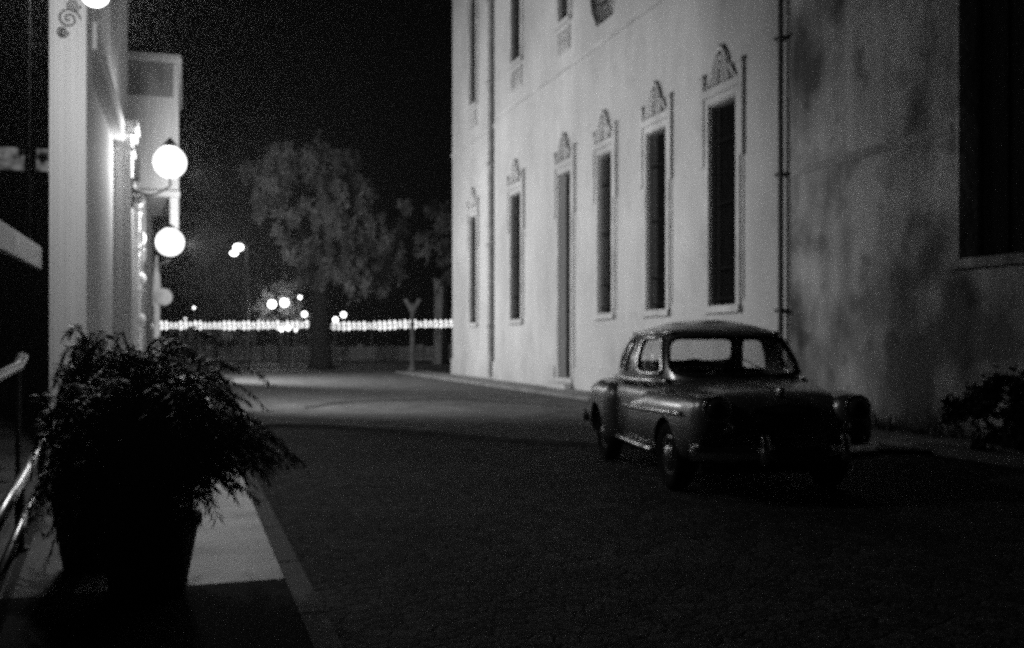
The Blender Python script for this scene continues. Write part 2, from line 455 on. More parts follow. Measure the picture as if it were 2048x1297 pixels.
for j, u in enumerate(UP):
    x = BX if u[1] >= YB else D
    wn = window(u[0], u[1], ZU0, ZU1, x, crested=False)
    bm = NB()                                                            # moulded apron under the upper window
    if j < 3:
        y0, y1 = u
        for (a, b, c, d) in ((y0-.1, y1+.1, ZU0-.95, ZU0-.87), (y0-.1, y0, ZU0-.867, ZU0-.25), (y1, y1+.1, ZU0-.867, ZU0-.25), (y0+.003, y1-.003, ZU0-.33, ZU0-.25)):
            bx(bm, x - .05, x - .003, a, b, c, d)
        for i in range(6):
            yy = y0 + .1 + (y1 - y0 - .2) * i / 5
            lathe(bm, [(.03, ZU0-.86), (.06, ZU0-.75), (.035, ZU0-.6), (.055, ZU0-.45), (.03, ZU0-.34)], x - .03, yy, 8)
        obj('apron', bm, 'trim', wn)
    else:                                                                # small bowed iron balcony
        y0, y1 = u[0] - .1, u[1] + .1
        n = 12
        for i in range(n + 1):
            t = i / n; yy = y0 + (y1 - y0) * t; b = .12 + .10 * math.sin(math.pi * t)
            tube(bm, [(x - b, yy, ZU0+.2), (x - b - .10, yy, ZU0-.2), (x - b - .05, yy, ZU0-.6), (x - b * .6, yy, ZU0-.85), (x - .03, yy, ZU0-.95)], .016, 5)
        for zz, e in ((ZU0+.2, 0), (ZU0-.25, .1), (ZU0-.6, .05)):
            tube(bm, [(x - e - .12 - .10 * math.sin(math.pi * i / n), y0 + (y1-y0)*i/n, zz) for i in range(n+1)], .022, 5)
        obj('balcony_grille', bm, 'iron', wn)
# the tall door
bm = NB(); y0, y1 = DOOR; ym = (y0 + y1) / 2
bx(bm, D + .22, D + .29, y0, y1, DZ0, DZ1)
for (a, b) in ((y0 + .08, ym - .05), (ym + .05, y1 - .08)):
    for (c, d) in ((.2, 1.0), (1.15, 2.2), (2.35, 3.4), (3.6, DZ1 - DZ0 - .25)):
        bx(bm, D + .18, D + .218, a, b, DZ0 + c, DZ0 + d)
dr = P('door', bm, 'darkwood', bld)
bm = NB(); surround(bm, D, y0, y1, DZ0 + .02, DZ1); bx(bm, D - .32, D - .11, y0 - .25, y1 + .25, .12, .27); obj('surround', bm, 'trim', dr)
bm = NB(); crest(bm, D, ym, DZ1 + .36); obj('crest', bm, 'trim', dr, smooth=True)
bm = NB(); lathe(bm, [(.001, D + .12), (.05, D + .12), (.05, D + .15), (.02, D + .178)], ym - .1, DZ0 + 1.3, 10, 'x'); obj('knocker', bm, 'iron', dr)
# drainpipe
bm = NB()
tube(bm, [(D - .12, YN + .12, 17), (D - .12, YN + .12, 1.2), (D - .12, YN + .12, .3), (D - .3, YN + .12, .18)], .05, 10)
for z in (2, 4.5, 7, 9.5, 12):
    bx(bm, D - .2, D - .003, YN + .03, YN + .21, z, z + .06)
P('drainpipe', bm, 'pipe', bld, smooth=False)
YP = YB * BX / D + .32  # added pipe: its dark stripe stands in for shade at the corner
bm = NB(); tube(bm, [(BX - .12, YP, 17.4), (BX - .12, YP, .2)], .10, 12)
for z in (2, 5, 8, 11, 14): bx(bm, BX - .26, BX - .003, YP - .13, YP + .13, z, z + .07)
P('drainpipe', bm, 'cornershade', bld)

# ------------------------------------------------------------------ the weathered neighbour
nb = thing('weathered_building', 'dark stained plaster wall of the neighbouring building behind the parked car', 'building', (D, 9, 0))
oy1 = along(1916, D)
bm = NB(); holed_wall(bm, 'x', D + .012, 2.5, YN - .003, 0, 15, [(oy1 - 3.2, oy1, zf(.107), 9.5)], .5); P('wall', bm, 'weathered', nb)
bm = NB(); bx(bm, D - .012, D + .009, oy1 + .12, YN - .003, zf(.273), zf(.273) + .14); P('string_course', bm, 'weatherband', nb)
bm = NB(); bx(bm, D + .36, D + .44, oy1 - 3.2, oy1, zf(.107), 9.5)
for i in range(7):
    yy = oy1 - 3.1 + i * .5
    bx(bm, D + .31, D + .358, yy, yy + .06, zf(.107), 9.5)
wn = P('window', bm, 'darkwood', nb)
bm = NB(); bx(bm, D - .1, D + .31, oy1 - 3.35, oy1 + .15, zf(.107) - .14, zf(.107) - .003)
o = obj('sill', bm, 'weathered', wn)
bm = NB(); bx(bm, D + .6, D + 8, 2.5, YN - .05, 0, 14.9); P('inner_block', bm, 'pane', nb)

# ------------------------------------------------------------------ left side of the street
lb = thing('arcade_building', 'near left building with plaster pilasters and a dark arcade behind the wall lamps', 'building', (-2, 14, 0))
bm = NB(); bx(bm, -1.52, -1.30, 14.0, 25, .12, 14); P('wall', bm, 'leftwall', lb)
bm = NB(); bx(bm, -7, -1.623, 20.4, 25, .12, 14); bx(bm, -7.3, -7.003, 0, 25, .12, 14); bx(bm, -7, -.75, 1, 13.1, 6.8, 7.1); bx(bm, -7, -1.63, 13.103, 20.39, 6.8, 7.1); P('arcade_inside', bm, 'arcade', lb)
def pilaster(x0, x1, y0, y1, h, m='leftpil', cap=True):
    bm = NB()
    bx(bm, x0, x1, y0, y1, .65, h)
    bx(bm, x0 - .05, x1 + .05, y0 - .05, y1 + .02, .12, .40)
    lz = .403
    bx(bm, x0 - .03, x1 + .03, y0 - .03, y1 + .01, .403, .647)
    # raised fillets on the shaft
    wd = x1 - x0
    for t in (.18, .5, .82):
        xx = x0 + wd * t
        bx(bm, xx - .028, xx + .028, y0 - .025, y0 - .003, 1.0, h - .8)
    if cap:
        for i, (e, a, b) in enumerate(((.05, h - .55, h - .47), (.08, h - .25, h - .12), (.12, h - .118, h + .02))):
            bx(bm, x0 - e, x1 + e, y0 - e, y1 + .01 + i * .004, a, b)
    return bm
P('pilaster', pilaster(-1.56, -1.15, 13.15, 13.997, 8.8), 'leftpil', lb)
P('pilaster', pilaster(-1.85, -.98, 20.2, 21.0, 5.6), 'leftpil', lb)
bm = NB(); bx(bm, -1.297, -1.02, 21.003, 24.99, 5.2, 5.7); bx(bm, -1.297, -1.1, 14.01, 20.19, 5.25, 5.6); P('cornice', bm, 'leftpil', lb)
# lower building further on
lb2 = thing('low_building', 'low plaster building with carved pilasters beside the second wall lamp', 'building', (-2, 30, 0))
bm = NB(); bx(bm, -7, -1.80, 25.02, 38, .12, 6.6); P('wall', bm, 'leftwall', lb2)
for (x1, y0, h) in ((-1.58, 27.5, 6.2), (-1.5, 36.2, 6.4)):
    bm = pilaster(-2.4, x1, y0, y0 + .7, h)
    for z in (2.2, 3.6, 5.0):                                            # carved bosses down the edge
        ball(bm, (x1 + .05, y0 + .1, z), .17, 10, 1, .8, 1.3)
        bx(bm, x1 - .1, x1 + .16, y0 - .1, y0 + .4, z - .42, z - .34)
    P('pilaster', bm, 'leftpil', lb2)
bm = NB(); bx(bm, -7.1, -1.58, 25.03, 38.1, 6.603, 6.85); bx(bm, -7, -1.68, 25.03, 38.05, 6.853, 7.0); P('cornice', bm, 'leftpil', lb2)
# tall building at the end
fb = thing('corner_building', 'tall plaster building at the far left corner rising above the wall lamps', 'building', (-3, 46, 0))
FY = 46.0
bm = NB()
holed_wall(bm, 'y', FY, -8, -.30, 8.0, 13.6, [(-4.2, -3.2, 9, 11.8), (-6.6, -5.6, 9, 11.8)], .4)
bx(bm, -8, -.302, FY + .41, FY + 9, 8.0, 13.59)
P('wall', bm, 'leftpil', fb)
bm = NB(); bx(bm, -8, -1.66, FY + .3, FY + 9, 0, 7.997)
P('lower_wall', bm, 'leftwall', fb)
bm = NB(); bx(bm, -8.1, -.18, FY - .12, FY + 9.1, 13.603, 13.8); bx(bm, -8.1, -.22, FY - .08, FY + 9.1, 13.803, 13.95)
P('cornice', bm, 'leftpil', fb)
bm = NB(); bx(bm, -.655, -.30, FY + .02, FY + .6, 6.4, 7.9); bx(bm, -8, -.25, FY - .3, FY + .29, 7.75, 7.996)
P('balcony', bm, 'leftpil', fb)
bm = NB(); bx(bm, -.52, -.297, FY - .05, FY - .003, 8.1, 13.5); P('corner_strip', bm, 'leftpil', fb)
bm = NB(); bx(bm, -8, -.525, FY - .06, FY - .003, 12.1, 13.55); P('shade_band', bm, 'uppershade', fb)  # darker band paints the shaded upper part of the wall

# dark shopfront at the back of the arcade
def dim_mat(name, s):
    m = bpy.data.materials.new(name); m.use_nodes = True; nt = m.node_tree; b = nt.nodes['Principled BSDF']
    b.inputs['Base Color'].default_value = (.1, .1, .1, 1)
    n = nt.nodes.new('ShaderNodeTexNoise'); n.inputs['Scale'].default_value = 4; n.inputs['Detail'].default_value = 3
    tc = nt.nodes.new('ShaderNodeTexCoord'); nt.links.new(tc.outputs['Object'], n.inputs['Vector'])
    r = nt.nodes.new('ShaderNodeValToRGB'); r.color_ramp.elements[0].position = .38; r.color_ramp.elements[1].position = .72
    nt.links.new(n.outputs['Fac'], r.inputs['Fac']); nt.links.new(r.outputs['Color'], b.inputs['Emission Color'])
    b.inputs['Emission Strength'].default_value = s
    return m
sf = thing('shopfront', 'dark glazed shopfront with faintly glowing transom panes at the back of the arcade', 'shopfront', (-4, 20.3, .12))
xs = [-4.6, -3.55, -2.72, -1.7]
bm = NB()
for x in xs: bx(bm, x - .09, x + .09, 20.2, 20.39, .12, 6.0)
for z0, z1 in ((.12, .4), (3.9, 4.6), (5.03, 5.2), (5.9, 6.0)):
    for a, b in zip(xs, xs[1:]): bx(bm, a + .093, b - .093, 20.22, 20.38, z0, z1)
P('frame', bm, 'shutter', sf)
for a, b in zip(xs, xs[1:]):
    bm = NB(); bx(bm, a + .093, b - .093, 20.30, 20.33, .403, 3.897); P('glass', bm, 'pane', sf)
tm = dim_mat('glow_transom', .22)  # panes carry their own faint, patchy emission
for a, b in zip(xs, xs[1:]):
    bm = NB(); bx(bm, a + .093, b - .093, 20.29, 20.32, 4.603, 5.027); P('transom_pane', bm, tm, sf)
hs = thing('hanging_board', 'pale blank board hanging under the arcade at the left edge', 'board', (-1.45, 9, 2.3))
bm = NB(); bx(bm, -1.456, -1.40, 7.3, 11.2, 2.2, 2.42); P('board', bm, 'board', hs)
for yy in (7.8, 10.6):
    bm = NB(); tube(bm, [(-1.43, yy, 2.42), (-1.43, yy, 6.8)], .003, 5); P('rod', bm, 'iron', hs)
# low double rail
lr = thing('low_rail', 'low double tube steel rail beside the potted plant', 'railing', (-1.2, 9, .12))
a0, a1 = Vector((-1.42, 12.4, .55)), Vector((-.84, 4.8, .55))
bm = NB(); tube(bm, [a0, a0.lerp(a1, .4), a0.lerp(a1, .7), a1], .035, 10); P('upper_tube', bm, 'steel', lr, True)
d = Vector((.05, 0, -.17)); bm = NB(); tube(bm, [a0 + d + (a1 - a0) * .35, a1 + d], .026, 10); P('lower_tube', bm, 'steel', lr, True)
for t in (.02, .36, .7, .98):
    p = a0.lerp(a1, t); bm = NB(); lathe(bm, [(.06, .12), (.06, .135), (.03, .14), (.03, .52)], p.x, p.y, 10); P('post', bm, 'iron', lr)
# end of a curved handrail
h0 = at(-60, 785, 8.6); h1 = at(8, 747, 9.2); h2 = at(36, 733, 9.5); h3 = at(46, 712, 9.6)
hr = thing('curved_handrail', 'short curved handrail on a post at the left edge', 'handrail', (h1.x, h1.y, .12))
bm = NB(); tube(bm, [h0, h0.lerp(h1, .5), h1, h2, h3], .05, 10); P('rail', bm, 'steel', hr, True)
bm = NB(); tube(bm, [(h0.x, h0.y, .12), h0], .03, 8); P('post', bm, 'iron', hr)
bm = NB(); tube(bm, [(h2.x, h2.y, .12), h2 - Vector((0, 0, .03))], .025, 8); P('post', bm, 'iron', hr)

# ------------------------------------------------------------------ lamps
def lamp_or_added_spot(t, pos, r, watts, az, cone, blend, tilt):
    """light for a globe: an added, aimed spot with a cone, else all round"""
    ld = bpy.data.lights.new('lamp_or_added_spot', 'SPOT' if cone else 'POINT')
    ld.energy = watts
    lo = bpy.data.objects.new('lamp_or_added_spot', ld); C.objects.link(lo)
    lo.location = Vector(pos)
    if cone:
        ld.spot_size = R(cone); ld.spot_blend = blend; ld.shadow_soft_size = .1
        dr_ = Vector((math.cos(R(az)), math.sin(R(az)), math.tan(R(tilt))))
        lo.rotation_euler = dr_.to_track_quat('-Z', 'Y').to_euler()
        lo.location += dr_.normalized() * (r + .12)  # added spot stands outside the globe; its cone edge shapes the light
    else: ld.shadow_soft_size = .06
    lo.parent = t; lo.matrix_parent_inverse = t.matrix_basis.inverted()
def wall_lamp(pos, wall_x, r, L, label, spot=None, hang=None, scroll=None):
    t = thing('globe_lamp', label, 'lamp', (pos.x, pos.y, pos.z), 0, 'globe lamps on the left buildings')
    x, y, z = pos
    bm = NB(); ball(bm, (x, y, z), r, 24); P('globe', bm, emat('lamp_globe', L) if hang else opal('opal_globe', L), t, True)
    bm = NB(); lathe(bm, [(r * .5, z + r - .02), (r * .35, z + r + .05), (.02, z + r + .16)], x, y, 12); P('cap', bm, 'iron', t)
    if hang:
        if spot: lamp_or_added_spot(t, pos, r, *spot)
        bm = NB(); tube(bm, [(x, y, z + r + .15), (x, y, hang)], .014, 6); P('rod', bm, 'iron', t)
        return t
    bm = NB()
    zb = z - r - .14
    n = 14
    L2 = x - wall_x
    tube(bm, [(x, y, z - r + .02), (x, y, zb - .01)] + [(x - L2 * i / n, y, zb - .16 * math.sin(math.pi * i / n) - .06 * i / n) for i in range(1, n + 1)], .022, 6)
    P('bracket_arm', bm, 'iron', t)
    bm = NB()
    tube(bm, [(wall_x + .14 + .13 * (1 - i / 22) * math.cos(i * .55), y, zb - .28 + .13 * (1 - i / 22) * math.sin(i * .55)) for i in range(22)], .018, 6)
    P('bracket_scroll', bm, 'iron', t)
    bm = NB(); bx(bm, wall_x - .01, wall_x + .03, y - .07, y + .07, zb - .45, zb + .12); P('wall_plate', bm, 'iron', t)
    if spot: lamp_or_added_spot(t, pos, r, *spot); lamp_or_added_spot(t, pos, r, 450 if r < .4 else 900, 0, 0, 0, 0)
    return t
p1 = at(190, -14, 9.6); wall_lamp(p1, -1.13, .135, 420, 'hanging globe lamp before the top of the bright near pilaster', hang=6.8)
p2 = at(340, 325, 19.2); wall_lamp(p2, -.98, .31, 1.7, 'upper glaring globe lamp in front of the tall corner building', spot=(4200, 34, 144, .75, -16))
p3 = at(340, 485, 34.5); wall_lamp(p3, -1.5, .48, 1.7, 'lower glaring globe lamp beside the carved pilaster of the low building', spot=(7300, 23, 172, .35, -3))
# iron scroll fixed to the near pilaster
bm = NB()
c0 = at(143, 52, 12.3)
cc = Vector((c0.x, 13.09, c0.z))
for k, (dx, dz, rr, sg_) in enumerate(((0, 0, .13, 1), (.05, .17, .08, -1), (-.07, -.16, .07, -1))):
    tube(bm, [(cc.x + dx + rr * (1 - i / 24) * math.cos(sg_ * i * .55), 13.09, cc.z + dz + rr * (1 - i / 24) * math.sin(sg_ * i * .55)) for i in range(23)], .010, 6)
tag(obj('iron_scroll', bm, 'iron'), 'curled black iron ornament on the top of the bright near pilaster', 'ornament')

def post_lamp(px, py, zc, r, L, label, arm=None, group=None, name='park_lamp'):
    p = at(px, py, zc)
    t = thing(name, label, 'lamp', (p.x, p.y, 0), 0, group)
    bm = NB(); ball(bm, tuple(p), r, 12); P('globe', bm, emat('park_lamp_globe', L), t, True)
    bm = NB(); lathe(bm, [(.13, 0), (.12, .3), (.06, .4), (.045, p.z - r - .1), (r * .5, p.z - r)], p.x, p.y, 8); P('post', bm, 'lamppost', t)
    return t
G = 'small globe lamps beyond the crossing'
for px, py, zc, r, L, lab in (
    (544, 609, 66, .27, 100, 'left one of the two bright park globe lamps against the lit bush'),
    (569, 606, 66, .27, 100, 'right one of the two bright park globe lamps against the lit bush'),
    (600, 595, 68, .12, 5, 'small highest globe lamp just right of the bright pair'),
    (609, 629, 63, .17, 6, 'small globe lamp at the right end of the left light trail'),
    (687, 630, 62, .17, 6, 'upper right one of the two globe lamps at the left end of the right light trail'),
    (671, 640, 62.5, .16, 6, 'lower left one of the two globe lamps at the left end of the right light trail'),
    (388, 616, 64, .09, 3, 'tiny globe lamp standing above the left light trail'),
    (371, 638, 64, .07, 2, 'tiniest globe lamp just above the left light trail'),
    (563, 660, 56, .10, 5, 'left globe lamp just below the left light trail'),
    (576, 657, 56, .13, 6, 'middle globe lamp just below the left light trail'),
    (592, 661, 56, .08, 3, 'right globe lamp just below the left light trail')):
    post_lamp(px, py, zc, r, L, lab, group=G)
# tall street lamp with two heads
pz = 60
pp = at(495, 488, pz)
t = thing('street_lamp', 'tall street lamp with two lit heads on a slim mast left of the big tree', 'lamp', (pp.x, pp.y, 0))
bm = NB(); lathe(bm, [(.2, 0), (.18, .6), (.11, .8), (.09, pp.z), (.02, pp.z + .1)], pp.x, pp.y, 10); P('mast', bm, 'lamppost', t, True)
for (px, py, r) in ((477, 495, .26), (468, 507, .2)):
    g = at(px, py, pz); bm = NB(); ball(bm, tuple(g), r, 14, 1.2, 1, .8); P('lamp_head', bm, emat('street_lamp_head', 8), t, True)
    bm = NB(); tube(bm, [(pp.x, pp.y, pp.z - .1), ((pp.x + g.x) / 2, (pp.y + g.y) / 2, g.z + .25 + .1), (g.x, g.y, g.z + r * .75)], .04, 6); P('arm', bm, 'lamppost', t)

# ------------------------------------------------------------------ made-up bulbs in place of a moving light's trail
def trail_row(pts_px, zc, label, n):  # bulbs and tubes made up to stand in for a moving light's trail
    pts = [at(x, y, zc) for x, y in pts_px]
    c = sum(pts, Vector()) / len(pts)
    t = thing('light_trail', label, 'light trail', (c.x, c.y, 0), 0, 'made-up light trail beyond the crossing')
    L = [0]
    for a, b in zip(pts, pts[1:]): L.append(L[-1] + (b - a).length)
    def pos(s):
        s *= L[-1]
        for k in range(len(pts) - 1):
            if s <= L[k+1] + 1e-6: return pts[k].lerp(pts[k+1], (s - L[k]) / (L[k+1] - L[k]))
        return pts[-1]
    trail_mat = emat('trail_tube', .95)
    for dz, r in ((-.02, .035), (-.2, .045)):
        bm = NB(); tube(bm, [pos(i / 60) + Vector((0, 0, dz + .012 * math.sin(i * 2.1))) for i in range(61)], r, 6); P('trail_tube', bm, trail_mat, t)
    bulbm = emat('trail_bulb', 1.7)
    bm = NB(); ball(bm, (0, 0, .09), .06, 8, 1, 1, 1.2); tube(bm, [(0, 0, .05), (.07, 0, -.2), (.02, 0, -.27)], .022, 5); tube(bm, [(0, 0, -.2), (0, 0, -.31)], .03, 5)
    b0 = None
    for i in range(n):
        p = pos((i + .5) / n)
        if b0 is None: b = b0 = obj('bulb', bm, bulbm, t)
        else:
            b = b0.copy(); C.objects.link(b); b.parent = t
        b.matrix_parent_inverse = t.matrix_basis.inverted()
        b.location = p + Vector((0, 0, random.uniform(-.015, .015)))
        s_ = random.choice((.6, .8, .95, 1, 1.1, 1.15)); b.scale = (s_, s_, s_)
    k = 4
    for i in range(k):
        p = pos(i / (k - 1)); bm = NB(); lathe(bm, [(.05, 0), (.035, p.z - .35)], p.x, p.y, 6); P('post', bm, 'lamppost', t)
trail_row([(289, 648), (420, 649), (600, 648), (618, 645)], 58, 'longer row of made-up bulbs for a moving light trail on the left of the tree trunk', 34)
trail_row([(662, 650), (760, 649), (820, 646), (907, 645)], 58, 'shorter row of made-up bulbs for a moving light trail between the tree trunk and the pale building', 24)

# ------------------------------------------------------------------ vegetation
def leafy(name, lobes, count, size, m, parent=None, droop=0.0):
    verts, faces = [], []
    rnd = random.Random(len(lobes) * 31 + count)
    vol = [l[3] * l[4] * l[5] for l in lobes]
    for l, v in zip(lobes, vol):
        n = int(count * v ** .8 / sum(x ** .8 for x in vol))
        subs = []
        for _ in range(max(4, n // 70)):
            while True:
                d = Vector((rnd.gauss(0, 1), rnd.gauss(0, 1), rnd.gauss(0, 1))).normalized()
                break
            rr = rnd.uniform(.35, 1.0) ** .6
            subs.append((l[0] + d.x * l[3] * rr, l[1] + d.y * l[4] * rr, l[2] + d.z * l[5] * rr))
        sr = (l[3] + l[4] + l[5]) / 3 * .16
        for _ in range(n):
            s = rnd.choice(subs)
            d = Vector((rnd.gauss(0, .55), rnd.gauss(0, .55), rnd.gauss(0, .55) * (1 + droop)))
            p = Vector(s) + d * sr - Vector((0, 0, droop * sr * abs(rnd.gauss(0, 1))))
            a = Vector((rnd.gauss(0, 1), rnd.gauss(0, 1), rnd.gauss(0, 1) - droop)).normalized()
            b = a.cross(Vector((rnd.gauss(0, 1), rnd.gauss(0, 1), rnd.gauss(0, 1)))).normalized()
            L = size * rnd.uniform(.6, 1.4); W = L * rnd.uniform(.3, .5)
            k = len(verts)
            verts += [p, p + a * L * .5 + b * W * .5, p + a * L, p + a * L * .5 - b * W * .5]
            faces.append((k, k+1, k+2, k+3))
    me = bpy.data.meshes.new(name); me.from_pydata(verts, [], faces); me.materials.append(M[m])
    o = bpy.data.objects.new(name, me); C.objects.link(o)
    if parent: o.parent = parent; o.matrix_parent_inverse = parent.matrix_basis.inverted()
    return o
def lobe(px, py, zc, rx, rz, ry=None):
    p = at(px, py, zc); k = zc / 2000
    return (p.x, p.y, p.z, rx * k, (ry or rx) * k, rz * k)
tz = 54
tb = at(641, 700, tz)
tree = thing('weeping_tree', 'large dark tree with drooping lit crown beyond the crossing', 'tree', (tb.x, tb.y, 0))
lob = [lobe(555, 335, tz, 42, 50), lobe(625, 315, tz+2, 48, 38), lobe(530, 400, tz-1, 30, 55), lobe(575, 450, tz-2, 26, 70), lobe(620, 440, tz-1, 24, 60), lobe(660, 400, tz-1, 34, 50),
       lobe(715, 385, tz+1, 34, 38), lobe(640, 520, tz-1, 30, 55), lobe(690, 470, tz-1, 30, 55), lobe(745, 450, tz, 34, 55), lobe(715, 540, tz-1, 42, 36), lobe(780, 500, tz+1, 34, 55),
       lobe(810, 430, tz+2, 24, 34), lobe(765, 560, tz+1, 38, 24), lobe(600, 545, tz-2, 18, 42), lobe(840, 490, tz+3, 22, 30), lobe(860, 420, tz+4, 20, 22), lobe(690, 330, tz+3, 34, 34), lobe(505, 330, tz, 24, 34)]
leafy('crown', lob, 19000, .27, 'leaf', tree, 1.1)
bm = NB()
bt = at(641, 700, tz)
top = at(640, 560, tz)
tube(bm, [(bt.x, bt.y, -.05), (bt.x + .03, bt.y, .8), (bt.x - .05, bt.y, 2.2), (top.x, top.y, top.z)], [.75, .55, .45, .38], 12)
for px, py in ((570, 400), (600, 470), (660, 370), (720, 440), (770, 500), (690, 520), (545, 440)):
    e = at(px, py, tz); s0 = Vector((top.x, top.y, top.z - .3)); mid = s0.lerp(e, .5) + Vector((0, 0, .5))
    tube(bm, [s0, mid, e], [.26, .15, .05], 7)
P('trunk', bm, 'bark', tree, True)
def tree2(label, name, cat, lobes, count, size, base, trunk_top, r, m='leafdark', group=None):
    t = thing(name, label, cat, (base.x, base.y, 0), 0, group)
    leafy('crown', lobes, count, size, m, t, .3)
    bm = NB(); tube(bm, [(base.x, base.y, -.05), (base.x, base.y, trunk_top.z * .5), tuple(trunk_top)], [r, r * .7, r * .35], 8)
    P('trunk', bm, 'bark', t, True)
tree2('narrow tree showing a sliver of crown beside the far corner of the pale building', 'small_tree', 'tree',
      [lobe(885, 480, 60, 26, 30), lobe(895, 530, 60, 26, 30), lobe(905, 440, 60, 30, 40)], 2500, .3, at(890, 690, 60), at(890, 520, 60), .25)
tree2('bush lit by the bright pair of park lamps', 'park_bush', 'bush', [lobe(560, 600, 68.5, 42, 36), lobe(530, 630, 68, 30, 25), lobe(595, 632, 68, 28, 25)], 3000, .28, at(560, 690, 68), at(560, 620, 68), .2)
tree2('dim tree behind the street lamp with two heads', 'park_tree', 'tree', [lobe(430, 520, 85, 60, 70), lobe(480, 590, 84, 60, 45), lobe(400, 600, 84, 45, 45)], 3500, .45, at(440, 690, 84), at(440, 540, 84), .35)
tree2('low dark shrub behind the left light trail', 'park_shrub', 'bush', [lobe(400, 665, 70, 60, 22), lobe(470, 670, 70, 50, 18)], 1500, .3, at(430, 690, 70), at(430, 672, 70), .1)
p = at(2010, 880, 12.6)
tree2('dark rounded shrub at the wall base by the right edge', 'wall_shrub', 'bush', [(p.x, p.y, .5, .75, .6, .5), (p.x + .3, p.y - .8, .55, .7, .7, .55)], 4000, .12, Vector((p.x, p.y, 0)), Vector((p.x, p.y, .5)), .06, 'wallshrub')
# grass tufts along the foot of the neighbour's wall
bm = NB(); rnd = random.Random(3)
for i in range(900):
    yy = rnd.uniform(8.5, 13.4); xx = D - .15 - abs(rnd.gauss(0, .25)); h = rnd.uniform(.08, .30) * (1 + .6 * math.sin(yy * 5))
    a = rnd.uniform(0, 6.28); l = Vector((rnd.gauss(0, .08), rnd.gauss(0, .08), h)); b = Vector((math.cos(a), math.sin(a), 0)) * .012
    v = [bm.verts.new(Vector((xx, yy, .1)) + s) for s in (-b, b, l)]
    bm.faces.new(v)
o = obj('wall_foot_grass', bm, 'plantleaf'); o['kind'] = 'stuff'; o['label'] = 'tufts of grass along the foot of the stained wall'; o['category'] = 'grass'

# ------------------------------------------------------------------ things at the crossing
p = at(825, 745, 47)
sg = thing('forked_post', 'weathered post with a forked top standing at the crossing', 'post', (p.x, p.y, 0))
bm = NB(); hh = 3.0
lathe(bm, [(.2, -.02), (.19, .25), (.12, .35), (.10, hh)], p.x, p.y, 10)
P('shaft', bm, 'postdark', sg, True)
bm = NB()
rv, nv = Vector((CT, -ST, 0)), Vector((ST, CT, 0))
b0 = Vector((p.x, p.y, hh - .12))
prof = [(-.11, 0), (-.42, .58), (-.26, .62), (-.10, .36), (.10, .36), (.26, .62), (.42, .58), (.11, 0)]
loft(bm, [[b0 + rv * a + nv * e + Vector((0, 0, h)) for a, h in prof] for e in (-.11, .11)])
P('fork', bm, 'postdark', sg, bevel=.02)
p = at(878, 690, 62)
bm = NB(); bx(bm, p.x - .25, p.x + .25, p.y - .25, p.y + .25, 0, 5.2); bx(bm, p.x - .34, p.x + .34, p.y - .34, p.y + .34, 5.203, 5.4); bx(bm, p.x - .34, p.x + .34, p.y - .34, p.y + .34, -.02, .4)
tag(obj('stone_pillar', bm, 'lowwall'), 'dim square stone pillar just left of the pale building corner', 'pillar')
a, b = at(300, 700, 75), at(960, 700, 75)
bm = NB()
dv = (b - a).normalized(); nv = Vector((-dv.y, dv.x, 0))
def obox(bm, a, b, hw, z0, z1):
    d = (b - a); d.z = 0; d.normalize(); n = Vector((-d.y, d.x, 0)) * hw
    lo = [a - n, b - n, b + n, a + n]
    v = [bm.verts.new((q.x, q.y, z0)) for q in lo] + [bm.verts.new((q.x, q.y, z1)) for q in lo]
    for f in ((0,3,2,1),(4,5,6,7),(0,1,5,4),(1,2,6,5),(2,3,7,6),(3,0,4,7)): bm.faces.new([v[i] for i in f])
obox(bm, a, b, .2, .1, 1.0); obox(bm, a, b, .28, 1.003, 1.12)
for i in range(12):
    c = a.lerp(b, i / 11); obox(bm, c - dv * .25, c + dv * .25, .3, .1, 1.3)
tag(obj('park_wall', bm, 'lowwall'), 'long low plaster wall across the park beyond the crossing', 'wall')
p = at(313, 690, 41)
rs = thing('round_sign', 'dim round blank sign on a thick post beside the corner building', 'sign', (p.x, p.y, 0))
bm = NB(); lathe(bm, [(.25, 0), (.22, .5), (.16, .6), (.14, 2.9), (.2, 3.0), (.2, 3.6), (.05, 5.0)], p.x, p.y, 12); P('post', bm, 'lowwall', rs, True)
bm = NB(); lathe(bm, [(.001, p.y - .26), (.34, p.y - .26), (.36, p.y - .22), (.34, p.y - .18), (.001, p.y - .18)], p.x + .27, 3.3, 24, 'y'); P('disc', bm, 'postpale', rs)

